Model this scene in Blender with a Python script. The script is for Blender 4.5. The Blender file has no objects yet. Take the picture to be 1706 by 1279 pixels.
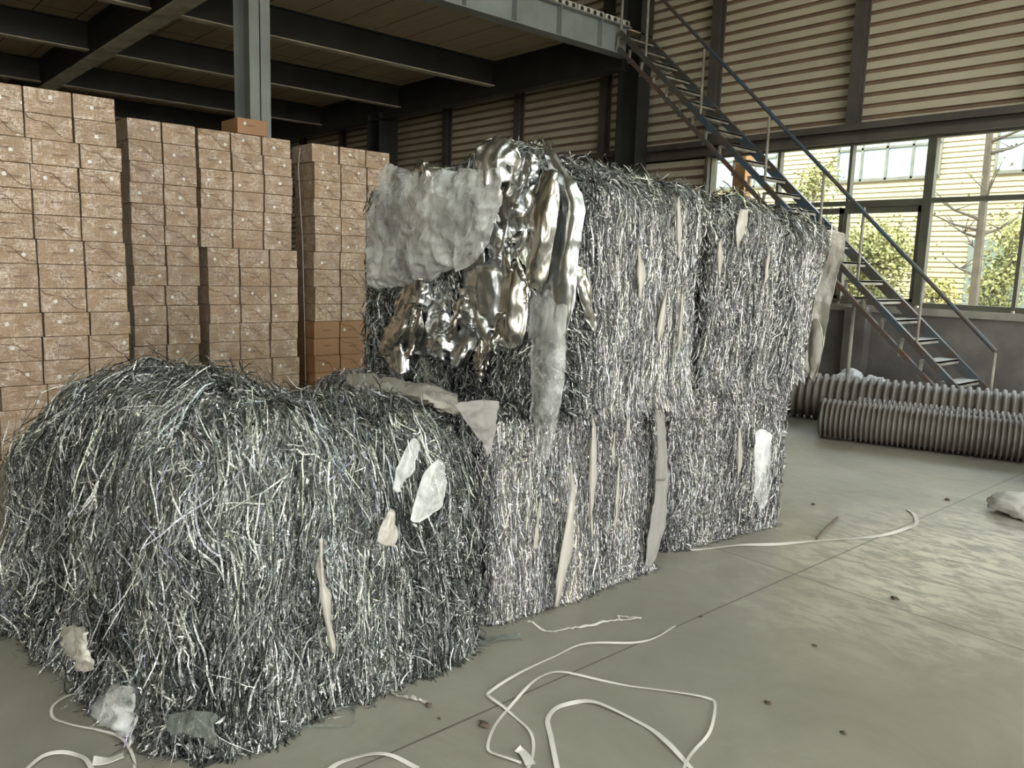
import bpy, math, random
import numpy as np
from mathutils import Matrix, Vector

S = bpy.context.scene
COL = S.collection
random.seed(7)
rng = np.random.default_rng(7)

# ------------------------------------------------------------------ camera
W, H = 1706, 1279
F_PX, YAW, PITCH, ROLL, CAM_Z = 1335.88, -.843367, .145193, .03137, 1.6
def cam_axes():
    cy, sy, cp, sp = math.cos(YAW), math.sin(YAW), math.cos(PITCH), math.sin(PITCH)
    f = np.array([sy*cp, cy*cp, -sp]); r = np.array([cy, -sy, 0.]); u = np.cross(r, f)
    c, s = math.cos(ROLL), math.sin(ROLL)
    return c*r+s*u, -s*r+c*u, f
RX, RU, RF = cam_axes()
cam = bpy.data.cameras.new('camera')
cam.sensor_fit = 'HORIZONTAL'; cam.sensor_width = 36; cam.lens = F_PX/W*36
cam.clip_start = .05; cam.clip_end = 300
co = bpy.data.objects.new('camera', cam); COL.objects.link(co)
m3 = Matrix(((RX[0], RU[0], -RF[0]), (RX[1], RU[1], -RF[1]), (RX[2], RU[2], -RF[2])))
co.matrix_world = Matrix.Translation((0, 0, CAM_Z)) @ m3.to_4x4()
S.camera = co
def ray(x, y): return RX*(x-W/2)/F_PX - RU*(y-H/2)/F_PX + RF
O0 = np.array([0, 0, CAM_Z])
def onz(x, y, z=0.): d = ray(x, y); return O0+d*((z-CAM_Z)/d[2])
def ony(x, y, Y): d = ray(x, y); return O0+d*(Y/d[1])
def onx(x, y, X): d = ray(x, y); return O0+d*(X/d[0])

# ------------------------------------------------------------------ light
wd = bpy.data.worlds.new('sky'); S.world = wd; wd.use_nodes = True
nt = wd.node_tree; bg = nt.nodes['Background']
tc = nt.nodes.new('ShaderNodeTexCoord'); sx = nt.nodes.new('ShaderNodeSeparateXYZ')
cr = nt.nodes.new('ShaderNodeValToRGB')
cr.color_ramp.elements[0].position = .0; cr.color_ramp.elements[0].color = (.98, .95, .91, 1)
cr.color_ramp.elements[1].position = .8; cr.color_ramp.elements[1].color = (.72, .80, .93, 1)
nt.links.new(tc.outputs['Generated'], sx.inputs[0]); nt.links.new(sx.outputs['Z'], cr.inputs[0])
nt.links.new(cr.outputs[0], bg.inputs['Color']); bg.inputs['Strength'].default_value = 7.0
sun = bpy.data.lights.new('sun', 'SUN'); sun.energy = 6; sun.angle = .02; sun.color = (1, .93, .8)
so = bpy.data.objects.new('sun', sun); COL.objects.link(so)
so.rotation_euler = Vector((-.45, .75, -.85)).to_track_quat('-Z', 'Y').to_euler()
def portal(name, loc, direction, sx_, sy_):
    l = bpy.data.lights.new(name, 'AREA'); l.shape = 'RECTANGLE'; l.size = sx_; l.size_y = sy_; l.cycles.is_portal = True
    o = bpy.data.objects.new(name, l); COL.objects.link(o); o.location = loc
    o.rotation_euler = Vector(direction).to_track_quat('-Z', 'Z').to_euler()
portal('doorway_right_portal', (9.0, 3.5, 2.3), (-1, 0, 0), 5.0, 4.6)
portal('doorway_right_portal', (9.0, -3.5, 2.3), (-1, 0, 0), 4.0, 4.6)
portal('high_window_portal', (9.0, 1.5, 6.3), (-1, 0, 0), 14, 1.4)
portal('doorway_front_portal', (2.5, -9.0, 2.0), (0, 1, 0), 3, 4.0)
portal('window_portal', (0.0, 11.05, 2.35), (0, -1, 0), 15.5, 2.2)
S.view_settings.view_transform = 'Standard'; S.view_settings.look = 'None'
S.view_settings.gamma = 1; S.view_settings.use_curve_mapping = False
S.view_settings.exposure = 1.05
S.cycles.max_bounces = 7; S.cycles.diffuse_bounces = 4; S.cycles.glossy_bounces = 4
S.cycles.transparent_max_bounces = 12; S.cycles.transmission_bounces = 4
S.cycles.use_denoising = True
S.cycles.caustics_reflective = False; S.cycles.caustics_refractive = False
S.cycles.sample_clamp_indirect = 6

# ------------------------------------------------------------------ helpers
def lin(r, g, b):
    f = lambda c: (c/255/12.92 if c/255 <= .04045 else ((c/255+.055)/1.055)**2.4)
    return (f(r), f(g), f(b), 1)

class MB:
    """collects geometry, built into ONE mesh object"""
    def __init__(s): s.v = []; s.f = []; s.m = []
    def add(s, vs, fs, mi=0):
        o = len(s.v); s.v += [tuple(map(float, v)) for v in vs]
        s.f += [tuple(i+o for i in f) for f in fs]; s.m += [mi]*len(fs); return s
    def box(s, x0, x1, y0, y1, z0, z1, mi=0):
        return s.add([(x0,y0,z0),(x1,y0,z0),(x1,y1,z0),(x0,y1,z0),(x0,y0,z1),(x1,y0,z1),(x1,y1,z1),(x0,y1,z1)],
              [(0,3,2,1),(4,5,6,7),(0,1,5,4),(1,2,6,5),(2,3,7,6),(3,0,4,7)], mi)
    def bar(s, a, b, w, h, up=(0,0,1), mi=0):
        a = Vector(a); b = Vector(b); d = (b-a).normalized(); sd = d.cross(Vector(up)).normalized(); u = sd.cross(d)
        vs = [p+sd*i*w/2+u*j*h/2 for p in (a, b) for i, j in ((-1,-1),(1,-1),(1,1),(-1,1))]
        return s.add(vs, [(0,1,2,3),(7,6,5,4),(0,4,5,1),(1,5,6,2),(2,6,7,3),(3,7,4,0)], mi)
    def tube(s, pts, r, n=10, mi=0, cap=True):
        pts = [Vector(p) for p in pts]; rs = r if hasattr(r, '__len__') else [r]*len(pts)
        up = Vector((0,0,1)); rings = []
        for i, p in enumerate(pts):
            d = (pts[min(i+1, len(pts)-1)]-pts[max(i-1, 0)]).normalized()
            if abs(d.dot(up)) > .95: up = Vector((1,0,0))
            a = d.cross(up).normalized(); b = a.cross(d)
            rings.append([p+(a*math.cos(t)+b*math.sin(t))*rs[i] for t in [2*math.pi*k/n for k in range(n)]])
        vs = [v for rg in rings for v in rg]
        fs = [(i*n+k, i*n+(k+1) % n, (i+1)*n+(k+1) % n, (i+1)*n+k) for i in range(len(pts)-1) for k in range(n)]
        if cap: fs += [tuple(range(n))[::-1], tuple((len(pts)-1)*n+k for k in range(n))]
        return s.add(vs, fs, mi)
    def ibeam(s, a, b, h, w, tw=.012, tf=.018, mi=0, mlow=None):
        """I section, a/b are the mid-height end points of a level beam"""
        a = Vector(a); b = Vector(b)
        s.bar(a, b, tw, h-2*tf, mi=mi)
        for sg in (-1, 1):
            o = Vector((0, 0, sg*(h-tf)/2)); s.bar(a+o, b+o, w, tf, mi=mi if sg > 0 or mlow is None else mlow)
        return s
    def build(s, name, mats, parent=None, smooth=False, bevel=0):
        me = bpy.data.meshes.new(name); me.from_pydata(s.v, [], s.f)
        for m in (mats if isinstance(mats, (list, tuple)) else [mats]): me.materials.append(m)
        me.polygons.foreach_set('material_index', s.m)
        if smooth: me.polygons.foreach_set('use_smooth', [True]*len(s.f))
        me.update()
        o = bpy.data.objects.new(name, me); COL.objects.link(o)
        if parent: o.parent = parent
        if bevel:
            b = o.modifiers.new('bevel', 'BEVEL'); b.width = bevel; b.segments = 2; b.limit_method = 'ANGLE'
        return o

def np_mesh(name, verts, faces, mats, parent=None, smooth=False, tint=None):
    """verts (n,3), faces (m,4) numpy"""
    me = bpy.data.meshes.new(name)
    me.vertices.add(len(verts)); me.vertices.foreach_set('co', np.ascontiguousarray(verts, np.float32).ravel())
    me.loops.add(faces.size); me.loops.foreach_set('vertex_index', np.ascontiguousarray(faces, np.int32).ravel())
    me.polygons.add(len(faces)); me.polygons.foreach_set('loop_start', np.arange(0, faces.size, 4, dtype=np.int32))
    try: me.polygons.foreach_set('loop_total', np.full(len(faces), 4, np.int32))
    except Exception: pass
    me.polygons.foreach_set('use_smooth', np.full(len(faces), smooth))
    if tint is not None:
        at = me.attributes.new('tint', 'FLOAT', 'POINT'); at.data.foreach_set('value', tint.astype(np.float32))
    me.update(calc_edges=True); me.validate()
    me.materials.append(mats)
    o = bpy.data.objects.new(name, me); COL.objects.link(o)
    if parent: o.parent = parent
    return o

def tag(o, label=None, cat=None, group=None, kind=None):
    if label: o['label'] = label
    if cat: o['category'] = cat
    if group: o['group'] = group
    if kind: o['kind'] = kind
    return o
def empty(name, loc=(0,0,0), rz=0):
    o = bpy.data.objects.new(name, None); COL.objects.link(o); o.location = loc; o.rotation_euler = (0,0,rz); o.empty_display_size = .1
    return o
def struct(o): o['kind'] = 'structure'; return o

# vectorised smooth value noise, 3-D
def _h(ix, iy, iz, s):
    n = (ix.astype(np.int64)*374761393+iy.astype(np.int64)*668265263+iz.astype(np.int64)*2147483647+s*974634777) & 0xffffffff
    n = ((n ^ (n >> 13))*1274126177) & 0xffffffff
    n = ((n ^ (n >> 16))*2246822519) & 0xffffffff
    return ((n ^ (n >> 15)) & 0xffff)/32767.5-1
def noise(p, sc, seed=0):
    q = np.asarray(p)*sc; i = np.floor(q); f = q-i; f = f*f*(3-2*f); i = i.astype(np.int64); r = 0
    for a in (0,1):
        for b in (0,1):
            for c in (0,1):
                w = (f[...,0] if a else 1-f[...,0])*(f[...,1] if b else 1-f[...,1])*(f[...,2] if c else 1-f[...,2])
                r = r+w*_h(i[...,0]+a, i[...,1]+b, i[...,2]+c, seed)
    return r
def nvec(p, sc, seed=0): return np.stack([noise(p, sc, seed+k*17) for k in range(3)], -1)
def nrm(v): return v/np.maximum(np.linalg.norm(v, axis=-1, keepdims=True), 1e-9)

# ------------------------------------------------------------------ materials
class Mat:
    def __init__(s, name, color=(.5,.5,.5,1), rough=.6, metal=0, **kw):
        s.m = bpy.data.materials.new(name); s.m.use_nodes = True; s.t = s.m.node_tree; s.b = s.t.nodes['Principled BSDF']
        s.b.inputs['Base Color'].default_value = color; s.b.inputs['Roughness'].default_value = rough; s.b.inputs['Metallic'].default_value = metal
        for k, v in kw.items(): s.b.inputs[k.replace('_', ' ')].default_value = v
    def n(s, typ, **kw):
        n = s.t.nodes.new(typ)
        for k, v in kw.items():
            if k in n.inputs.keys(): n.inputs[k].default_value = v
            else: setattr(n, k, v)
        return n
    def l(s, a, b): s.t.links.new(a, b)
    def coord(s, scale=(1,1,1), which='Object'):
        c = s.n('ShaderNodeTexCoord'); mp = s.n('ShaderNodeMapping'); mp.inputs['Scale'].default_value = scale
        s.l(c.outputs[which], mp.inputs[0]); return mp.outputs[0]
    def noise(s, vec, scale, detail=4, rough=.6, dist=0):
        n = s.n('ShaderNodeTexNoise'); n.inputs['Scale'].default_value = scale; n.inputs['Detail'].default_value = detail
        n.inputs['Roughness'].default_value = rough; n.inputs['Distortion'].default_value = dist; s.l(vec, n.inputs['Vector']); return n.outputs['Fac']
    def ramp(s, fac, stops):
        r = s.n('ShaderNodeValToRGB'); e = r.color_ramp.elements
        while len(e) < len(stops): e.new(.5)
        for k, (p, c) in enumerate(stops): e[k].position = p; e[k].color = c if hasattr(c, '__len__') else (c,c,c,1)
        s.l(fac, r.inputs[0]); return r.outputs[0]
    def mix(s, fac, a, b, mode='MIX'):
        m = s.n('ShaderNodeMix', data_type='RGBA', blend_type=mode)
        for sock, v in ((m.inputs[0], fac), (m.inputs[6], a), (m.inputs[7], b)):
            if isinstance(v, bpy.types.NodeSocket): s.l(v, sock)
            else: sock.default_value = v
        return m.outputs[2]
    def math(s, op, a, b=0.):
        m = s.n('ShaderNodeMath', operation=op)
        for k, v in ((0, a), (1, b)):
            if isinstance(v, bpy.types.NodeSocket): s.l(v, m.inputs[k])
            else: m.inputs[k].default_value = v
        return m.outputs[0]
    def bump(s, h, strength=.3, dist=.01, sock='Normal'):
        b = s.n('ShaderNodeBump'); b.inputs['Strength'].default_value = strength; b.inputs['Distance'].default_value = dist
        s.l(h, b.inputs['Height']); s.l(b.outputs[0], s.b.inputs[sock]); return b

def dirty(name, c1, c2, rough=.6, scale=3, metal=0, bump=.15, **kw):
    m = Mat(name, c1, rough, metal, **kw); v = m.coord(); n1 = m.noise(v, scale, 6); n2 = m.noise(v, scale*9, 3)
    m.l(m.mix(m.ramp(n1, [(.38, 0), (.66, 1)]), c1, c2), m.b.inputs['Base Color'])
    if bump: m.bump(n2, bump, .004)
    return m.m

# concrete floor with joints at their true place
mf = Mat('floor_concrete', rough=.5)
v = mf.coord(); big = mf.noise(v, .55, 5, .55); mid = mf.noise(v, 2.2, 6, .65, .6)
vs = mf.coord((1.3, 3, 1)); streak = mf.noise(vs, 4.6, 6, .68, .6); fine = mf.noise(v, 60, 3)
base = mf.mix(mf.ramp(big, [(.3, 0), (.7, 1)]), lin(132,129,116), lin(158,154,140))
base = mf.mix(mf.ramp(mid, [(.35, 0), (.75, .6)]), base, lin(114,110,97))
sep = mf.n('ShaderNodeSeparateXYZ'); mf.l(v, sep.inputs[0]); X_, Y_ = sep.outputs[0], sep.outputs[1]
# worn, scuffed slab area, with the window reflection painted in as paler colour
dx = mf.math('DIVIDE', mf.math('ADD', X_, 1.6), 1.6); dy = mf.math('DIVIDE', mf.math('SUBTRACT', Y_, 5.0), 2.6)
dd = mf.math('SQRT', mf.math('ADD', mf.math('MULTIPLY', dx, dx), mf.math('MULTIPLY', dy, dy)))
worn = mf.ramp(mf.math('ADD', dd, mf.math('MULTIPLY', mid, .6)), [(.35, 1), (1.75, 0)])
scuff_sheen = mf.math('MULTIPLY', worn, mf.ramp(streak, [(.42, 0), (.56, 1)]))
base = mf.mix(mf.math('MULTIPLY', scuff_sheen, .8), base, lin(222,216,198))
j1 = mf.math('LESS_THAN', mf.math('ABSOLUTE', mf.math('ADD', X_, 2.065)), .0045)
j2 = mf.math('LESS_THAN', mf.math('ABSOLUTE', mf.math('SUBTRACT', Y_, 3.93)), .0045)
jj = mf.math('MAXIMUM', j1, j2)
base = mf.mix(mf.math('MULTIPLY', jj, .75), base, lin(60,56,48))
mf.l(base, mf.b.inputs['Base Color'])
rr = mf.ramp(streak, [(.3, (.28,)*3+(1,)), (.7, (.42,)*3+(1,))])
mf.l(rr, mf.b.inputs['Roughness'])
hh = mf.math('ADD', mf.math('MULTIPLY', streak, mf.math('ADD', mf.math('MULTIPLY', worn, 1.3), .03)), mf.math('MULTIPLY', jj, -1.5))
mf.bump(mf.math('ADD', hh, mf.math('MULTIPLY', fine, .08)), .35, .01)
M_FLOOR = mf.m
M_DADO = dirty('dado_concrete', lin(96,92,88), lin(122,118,112), .85, 1.6, bump=.4)
M_SILL = dirty('sill_concrete', lin(150,146,136), lin(120,116,108), .8, 4)
M_SHEET = dirty('wall_sheet', lin(200,192,170), lin(184,176,156), .5, 1.2, bump=.05)
M_GROOVE = dirty('dirty_rib_groove', lin(140,118,96), lin(118,100,82), .7, 2)
M_SHEET_DARK = dirty('girt_steel', lin(92,86,80), lin(74,70,66), .55, 2)
M_STEEL = dirty('grey_painted_steel', lin(146,152,150), lin(130,136,134), .45, 2, bump=.06)
M_STEEL_D = dirty('dark_painted_steel', lin(50,52,48), lin(38,38,34), .5, 2, bump=.06)
M_STEEL_P = dirty('pale_flange_steel', lin(214,206,186), lin(168,158,140), .6, 2.5, bump=.1)  # paler colour for the bottom flanges of joists and main beam
M_FRAME = dirty('window_frame_paint', lin(92,92,80), lin(74,74,66), .45, 3)
M_BLUE = Mat('blue_worn_paint', rough=.45)
v = M_BLUE.coord(); nz = M_BLUE.noise(v, 3.0, 6, .7); nz2 = M_BLUE.noise(v, .35, 2)
M_BLUE.l(M_BLUE.mix(M_BLUE.ramp(nz, [(.46, 0), (.56, 1)]), M_BLUE.mix(M_BLUE.ramp(nz2, [(.45, 0), (.6, 1)]), lin(62,82,98), lin(78,80,74)), lin(82,72,62)), M_BLUE.b.inputs['Base Color'])
M_BLUE = M_BLUE.m
M_TREAD = dirty('stair_tread_steel', lin(150,148,136), lin(104,98,88), .5, 4)
M_RUST = dirty('rusty_stringer', lin(96,72,60), lin(70,80,84), .6, 5)
md = Mat('deck_plywood', rough=.75); v = md.coord((1, 14, 1)); n1 = md.noise(v, 1.2, 6, .7); v2 = md.coord()
sp = md.n('ShaderNodeSeparateXYZ'); md.l(v2, sp.inputs[0])
seam = md.math('LESS_THAN', md.math('FRACT', md.math('MULTIPLY', sp.outputs[1], 1.64)), .025)
seamx = md.math('LESS_THAN', md.math('FRACT', md.math('MULTIPLY', sp.outputs[0], .41)), .01)
n3 = md.noise(v2, .9, 3)
bc = md.mix(md.ramp(n1, [(.3, 0), (.7, 1)]), lin(200,178,146), lin(172,150,124)); bc = md.mix(md.ramp(n3, [(.4, 0), (.6, .5)]), bc, lin(186,178,158))
bc = md.mix(md.math('MAXIMUM', seam, seamx), bc, lin(48,36,28)); md.l(bc, md.b.inputs['Base Color']); M_DECK = md.m

def carton(name, c1, c2, wrapped):
    m = Mat(name, rough=.55); info = m.n('ShaderNodeObjectInfo'); c = m.n('ShaderNodeTexCoord')
    off = m.n('ShaderNodeVectorMath', operation='SCALE'); m.l(info.outputs['Location'], off.inputs[0]); off.inputs['Scale'].default_value = 3.7
    ad = m.n('ShaderNodeVectorMath', operation='ADD'); m.l(c.outputs['Object'], ad.inputs[0]); m.l(off.outputs[0], ad.inputs[1]); v = ad.outputs[0]
    n1 = m.noise(v, 3, 3); base = m.mix(m.ramp(n1, [(.35, 0), (.65, 1)]), c1, c2)
    if wrapped:
        # crinkled clear film shrunk on the board
        def mp(sc, rot=(0,0,0)):
            q = m.n('ShaderNodeMapping'); q.inputs['Scale'].default_value = sc; q.inputs['Rotation'].default_value = rot; m.l(v, q.inputs[0]); return q.outputs[0]
        a = m.noise(mp((1, 1, 1)), 7, 1, .5, 1.0); wr = m.noise(mp((3, .9, 4), (.6, 0, 0)), 8, 2, .6, 1.6); wr2 = m.noise(mp((3, 4, 1.0), (-.4, 0, 0)), 9, 2, .6, 1.4)
        rid = m.math('ABSOLUTE', m.math('SUBTRACT', wr, .5)); rid2 = m.math('ABSOLUTE', m.math('SUBTRACT', wr2, .5))
        h = m.math('ADD', m.math('MULTIPLY', a, .8), m.math('ADD', m.math('MULTIPLY', rid, 1.2), rid2))
        # whitened film creases, with the film's glints painted into the colour
        def crease_glint(sc, rot, f, dist, wdt):
            n_ = m.noise(mp(sc, rot), f, 1, .5, dist); return m.ramp(m.math('ABSOLUTE', m.math('SUBTRACT', n_, .5)), [(0, 1), (wdt, 0)])
        area = m.ramp(m.noise(mp((1, 1, 1)), 8, 2), [(.40, .05), (.62, 1)])
        cz = m.math('MAXIMUM', crease_glint((1.5, .8, 3.4), (.6, 0, 0), 8, 1.0, .03), crease_glint((1.5, 3.2, .8), (-.5, 0, 0), 8, .9, .03))
        cz = m.math('MAXIMUM', cz, crease_glint((2, .7, 2.6), (.15, 0, 0), 17, 1.0, .04))
        base = m.mix(m.math('MULTIPLY', m.math('MULTIPLY', cz, area), .58), base, lin(232,220,204))
        m.b.inputs['Coat Weight'].default_value = 1; m.b.inputs['Coat Roughness'].default_value = .09; m.b.inputs['Coat IOR'].default_value = 1.9
        m.bump(h, 1.0, .02, 'Coat Normal')
        m.bump(h, .3, .01, 'Normal')
    m.l(base, m.b.inputs['Base Color'])
    return m.m
M_CART = carton('wrapped_carton_board', lin(148,120,86), lin(134,107,76), True)
M_CART2 = carton('bare_carton_board', lin(150,112,76), lin(140,104,70), False)
M_FLAP = Mat('flap_cut_line', lin(84,62,44), .8).m  # dark brown of the curved flap cut
M_LABEL = Mat('white_sticker', lin(206,202,192), .4).m
M_PRINT = Mat('carton_print', lin(96,72,56), .7).m
M_PALLET = dirty('pallet_wood', lin(176,150,118), lin(150,124,94), .8, 5)
M_STRAP = Mat('white_strap', lin(214,210,200), .45).m
M_PIPE = dirty('pipe_plastic', lin(92,86,77), lin(76,70,62), .5, 2, bump=.1)
M_SACK = dirty('white_sack', lin(200,198,192), lin(176,174,168), .6, 6, bump=.4)

def foil(name, stops, rough, metal, bumps=None, coat=0):
    m = Mat(name, rough=rough, metal=metal)
    a = m.n('ShaderNodeAttribute', attribute_name='tint')
    m.l(m.ramp(a.outputs['Fac'], stops), m.b.inputs['Base Color'])
    if bumps:
        v = m.coord(); n = m.noise(v, bumps[0], 3, .6, 1.0); m.bump(n, bumps[1], .01)
    return m.m
STOPS = [(0, lin(70,72,72)), (.28, lin(142,143,142)), (.55, lin(192,190,188)), (.70, lin(228,226,222)), (.80, lin(222,224,204)), (.88, lin(206,198,214)), (.94, lin(176,192,190)), (1, lin(238,232,214))]
M_STRIP = foil('shredded_foil', STOPS, .2, .9, (120, .6))
STOPS_D = [(0, lin(58,62,60)), (.3, lin(120,124,120)), (.62, lin(176,178,172)), (.8, lin(222,222,214)), (.86, lin(182,190,160)), (.93, lin(156,150,176)), (1, lin(176,190,190))]
M_STRIP_D = foil('shredded_foil_dark', STOPS_D, .2, .92, (110, .6))
mc = Mat('packed_foil_core', rough=.35, metal=.75)
v = mc.coord((14, 14, 1.2)); n1 = mc.noise(v, 5, 6, .75, .6); v2 = mc.coord(); n2 = mc.noise(v2, 70, 4, .7)
mc.l(mc.ramp(n1, [(.3, lin(24,26,24)), (.7, lin(110,110,106))]), mc.b.inputs['Base Color'])
mc.bump(mc.math('ADD', n1, mc.math('MULTIPLY', n2, .5)), 1, .04); M_CORE = mc.m
def sheet_foil(name, c, rough):
    m = Mat(name, c, rough, 1); v = m.coord((1,1,.45)); n = m.noise(v, 9, 3, .5, .8); r = m.math('ABSOLUTE', m.math('SUBTRACT', n, .5)); m.bump(r, .4, .012); return m.m
M_FOIL = sheet_foil('silver_foil_sheet', lin(222,225,226), .27)
M_FOILB = sheet_foil('bronze_foil_sheet', lin(200,198,190), .24)
M_WHITE = Mat('white_film', lin(168,164,152), .35); v = M_WHITE.coord(); M_WHITE.bump(M_WHITE.noise(v, 22, 3, .5, 1), .3, .02); M_WHITE = M_WHITE.m
def film(name, c, alpha, rough=.25):
    m = Mat(name, c, rough); v = m.coord(); n = m.noise(v, 3.5, 4, .6, .5); n2 = m.noise(m.coord((1,1,.3), 'Object'), 26, 3, .6, .3)
    k = m.math('ADD', m.math('MULTIPLY', n, .8), m.math('MULTIPLY', n2, .25))
    m.l(m.ramp(k, [(.38, max(0, alpha-.22)), (.66, min(1, alpha+.3))]), m.b.inputs['Alpha']); m.bump(n2, .25, .01); return m.m
M_FILM = film('milky_plastic_film', lin(226,228,224), .32)
M_FILMG = film('clear_green_film', lin(140,148,140), .3)
M_CARD = dirty('grey_board', lin(140,138,132), lin(122,120,114), .7, 3)
mg = Mat('window_glass', (1,1,1,1), .03); g = mg.n('ShaderNodeBsdfGlossy'); g.inputs['Roughness'].default_value = .03
tr = mg.n('ShaderNodeBsdfTransparent'); tr.inputs[0].default_value = (.93,.96,.94,1); mx = mg.n('ShaderNodeMixShader'); mx.inputs[0].default_value = .08
mg.l(tr.outputs[0], mx.inputs[1]); mg.l(g.outputs[0], mx.inputs[2]); mg.l(mx.outputs[0], mg.t.nodes['Material Output'].inputs[0]); M_GLASS = mg.m
M_FACADE = dirty('facade_sheet', lin(146,138,110), lin(138,130,104), .6, .8, bump=0)
M_GROUND = dirty('yard_ground', lin(136,124,106), lin(120,114,92), .9, .5)
M_LEAF = dirty('green_leaves', lin(112,118,78), lin(134,130,76), .7, 1.2, bump=0)
M_LEAFY = dirty('yellow_green_leaves', lin(154,146,82), lin(134,136,76), .7, 1.2, bump=0)
M_BARK = dirty('bark', lin(104,96,84), lin(84,76,66), .85, 6)
M_SKYGL = Mat('facade_glass_sky_tint', lin(118,130,136), .15, .0).m  # sky reflection painted as a flat blue-grey pane colour
M_DARKGL = Mat('facade_door_paint', lin(88,96,88), .5).m
M_ROOF = dirty('roof_sheet', lin(150,148,140), lin(130,128,120), .6, 1)

# ------------------------------------------------------------------ building shell
XL, XR, YF, YB, ZT = -24.0, 9.0, -9.0, 11.0, 8.6
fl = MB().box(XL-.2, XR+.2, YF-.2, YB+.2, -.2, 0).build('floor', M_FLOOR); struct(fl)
ceil_ = struct(MB().box(XL-.2, 1.4, YF-.2, YB+.4, ZT, ZT+.2).box(3.0, XR+.2, YF-.2, YB+.4, ZT, ZT+.2).box(1.4, 3.0, YF-.2, -6, ZT, ZT+.2).box(1.4, 3.0, 8, YB+.4, ZT, ZT+.2).build('ceiling', M_ROOF))
mt = Mat('added_roof_light_sheet', rough=.5); tl_ = mt.n('ShaderNodeBsdfTranslucent'); tl_.inputs[0].default_value = lin(226,230,222); mt.l(tl_.outputs[0], mt.t.nodes['Material Output'].inputs[0])
MB().box(1.4, 3.0, -6, 8, ZT+.05, ZT+.06).build('added_roof_light', mt.m, ceil_)  # unseen translucent roof panel, added to bring more daylight indoors
def ribbed(mb, x0, x1, z0, z1, y, pitch=.15, d=.028):
    """wall cladding with horizontal ribs: profile in z, front at y, grooves d deeper (+y)"""
    prof = []; z = z0
    while z < z1-1e-6:
        for dz, dyy in ((0, 0), (.62, 0), (.72, d), (.90, d)):
            zz = z+dz*pitch
            if zz <= z1: prof.append((zz, dyy))
        z += pitch
    prof.append((z1, 0))
    vs = []; fs = []
    for zz, dyy in prof: vs += [(x0, y+dyy, zz), (x1, y+dyy, zz)]
    for i in range(len(prof)-1):
        fs = [(2*i, 2*i+1, 2*i+3, 2*i+2)]; o_ = 4*0
        mb.add([vs[2*i], vs[2*i+1], vs[2*i+2], vs[2*i+3]], [(0, 1, 3, 2)], 1 if prof[i][1] > 0 or prof[i+1][1] > 0 else 0)
ZS, ZH = 1.26, 3.42      # sill and window head
WX0 = -7.75              # windows start here
wb = MB(); ribbed(wb, XL, XR, 3.62, ZT, YB); ribbed(wb, XL, WX0-.06, 1.2, 3.4, YB)
wall = wb.build('wall_back', [M_SHEET, M_GROOVE]); struct(wall)
w2 = MB().box(XL, XR, YB+.05, YB+.12, 3.4, ZT).box(XL, WX0-.06, YB+.05, YB+.12, 0, 3.45); w2.build('outer_skin', M_SHEET, wall)
MB().box(XL, XR, YB-.03, YB+.2, 0, 1.2).build('dado', M_DADO, wall)
MB().box(WX0-.1, XR, YB-.09, YB+.22, 1.14, ZS-.03).build('sill_ledge', M_SILL, wall)
hb = MB().box(XL, XR, YB-.14, YB-.0, 3.42, 3.44).box(XL, XR, YB-.03, YB, 3.42, 3.66).box(XL, XR, YB-.14, YB, 3.62, 3.64).box(XL, XR, YB-.15, YB-.13, 3.42, 3.50).box(XL, XR, YB-.15, YB-.13, 3.57, 3.66)
hb.build('header_girt', M_SHEET_DARK, wall)
for px in (-5.45, -7.74, -10.02, -12.3, -14.66, -16.9, -19.2, -21.4, -3.2, -.9, 1.4, 3.7, 6.0):
    z0 = 3.64 if px > WX0 else 1.2
    MB().box(px-.075, px+.075, YB-.16, YB-.14, z0, ZT).box(px-.075, px-.06, YB-.15, YB, z0, ZT).box(px+.06, px+.075, YB-.15, YB-.12, z0, ZT).box(px-.075, px+.075, YB-.03, YB, z0, ZT).build('wall_post', M_SHEET_DARK, wall)
for px in (-5.1, .5, 6.2):
    MB().box(px-.16, px+.13, YB-.22, YB-.03, 0, 1.2).build('dado_pier', M_DADO, wall)
MB().box(WX0-.06, WX0, YB-.12, YB+.15, 1.2, 3.44).build('window_jamb_post', M_FRAME, wall)
MB().box(-7.52, -7.30, YB+.25, YB+.45, 0, 3.5).build('brown_outer_post', dirty('brown_post_paint', lin(150,112,66), lin(134,100,60), .6), wall)
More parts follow.
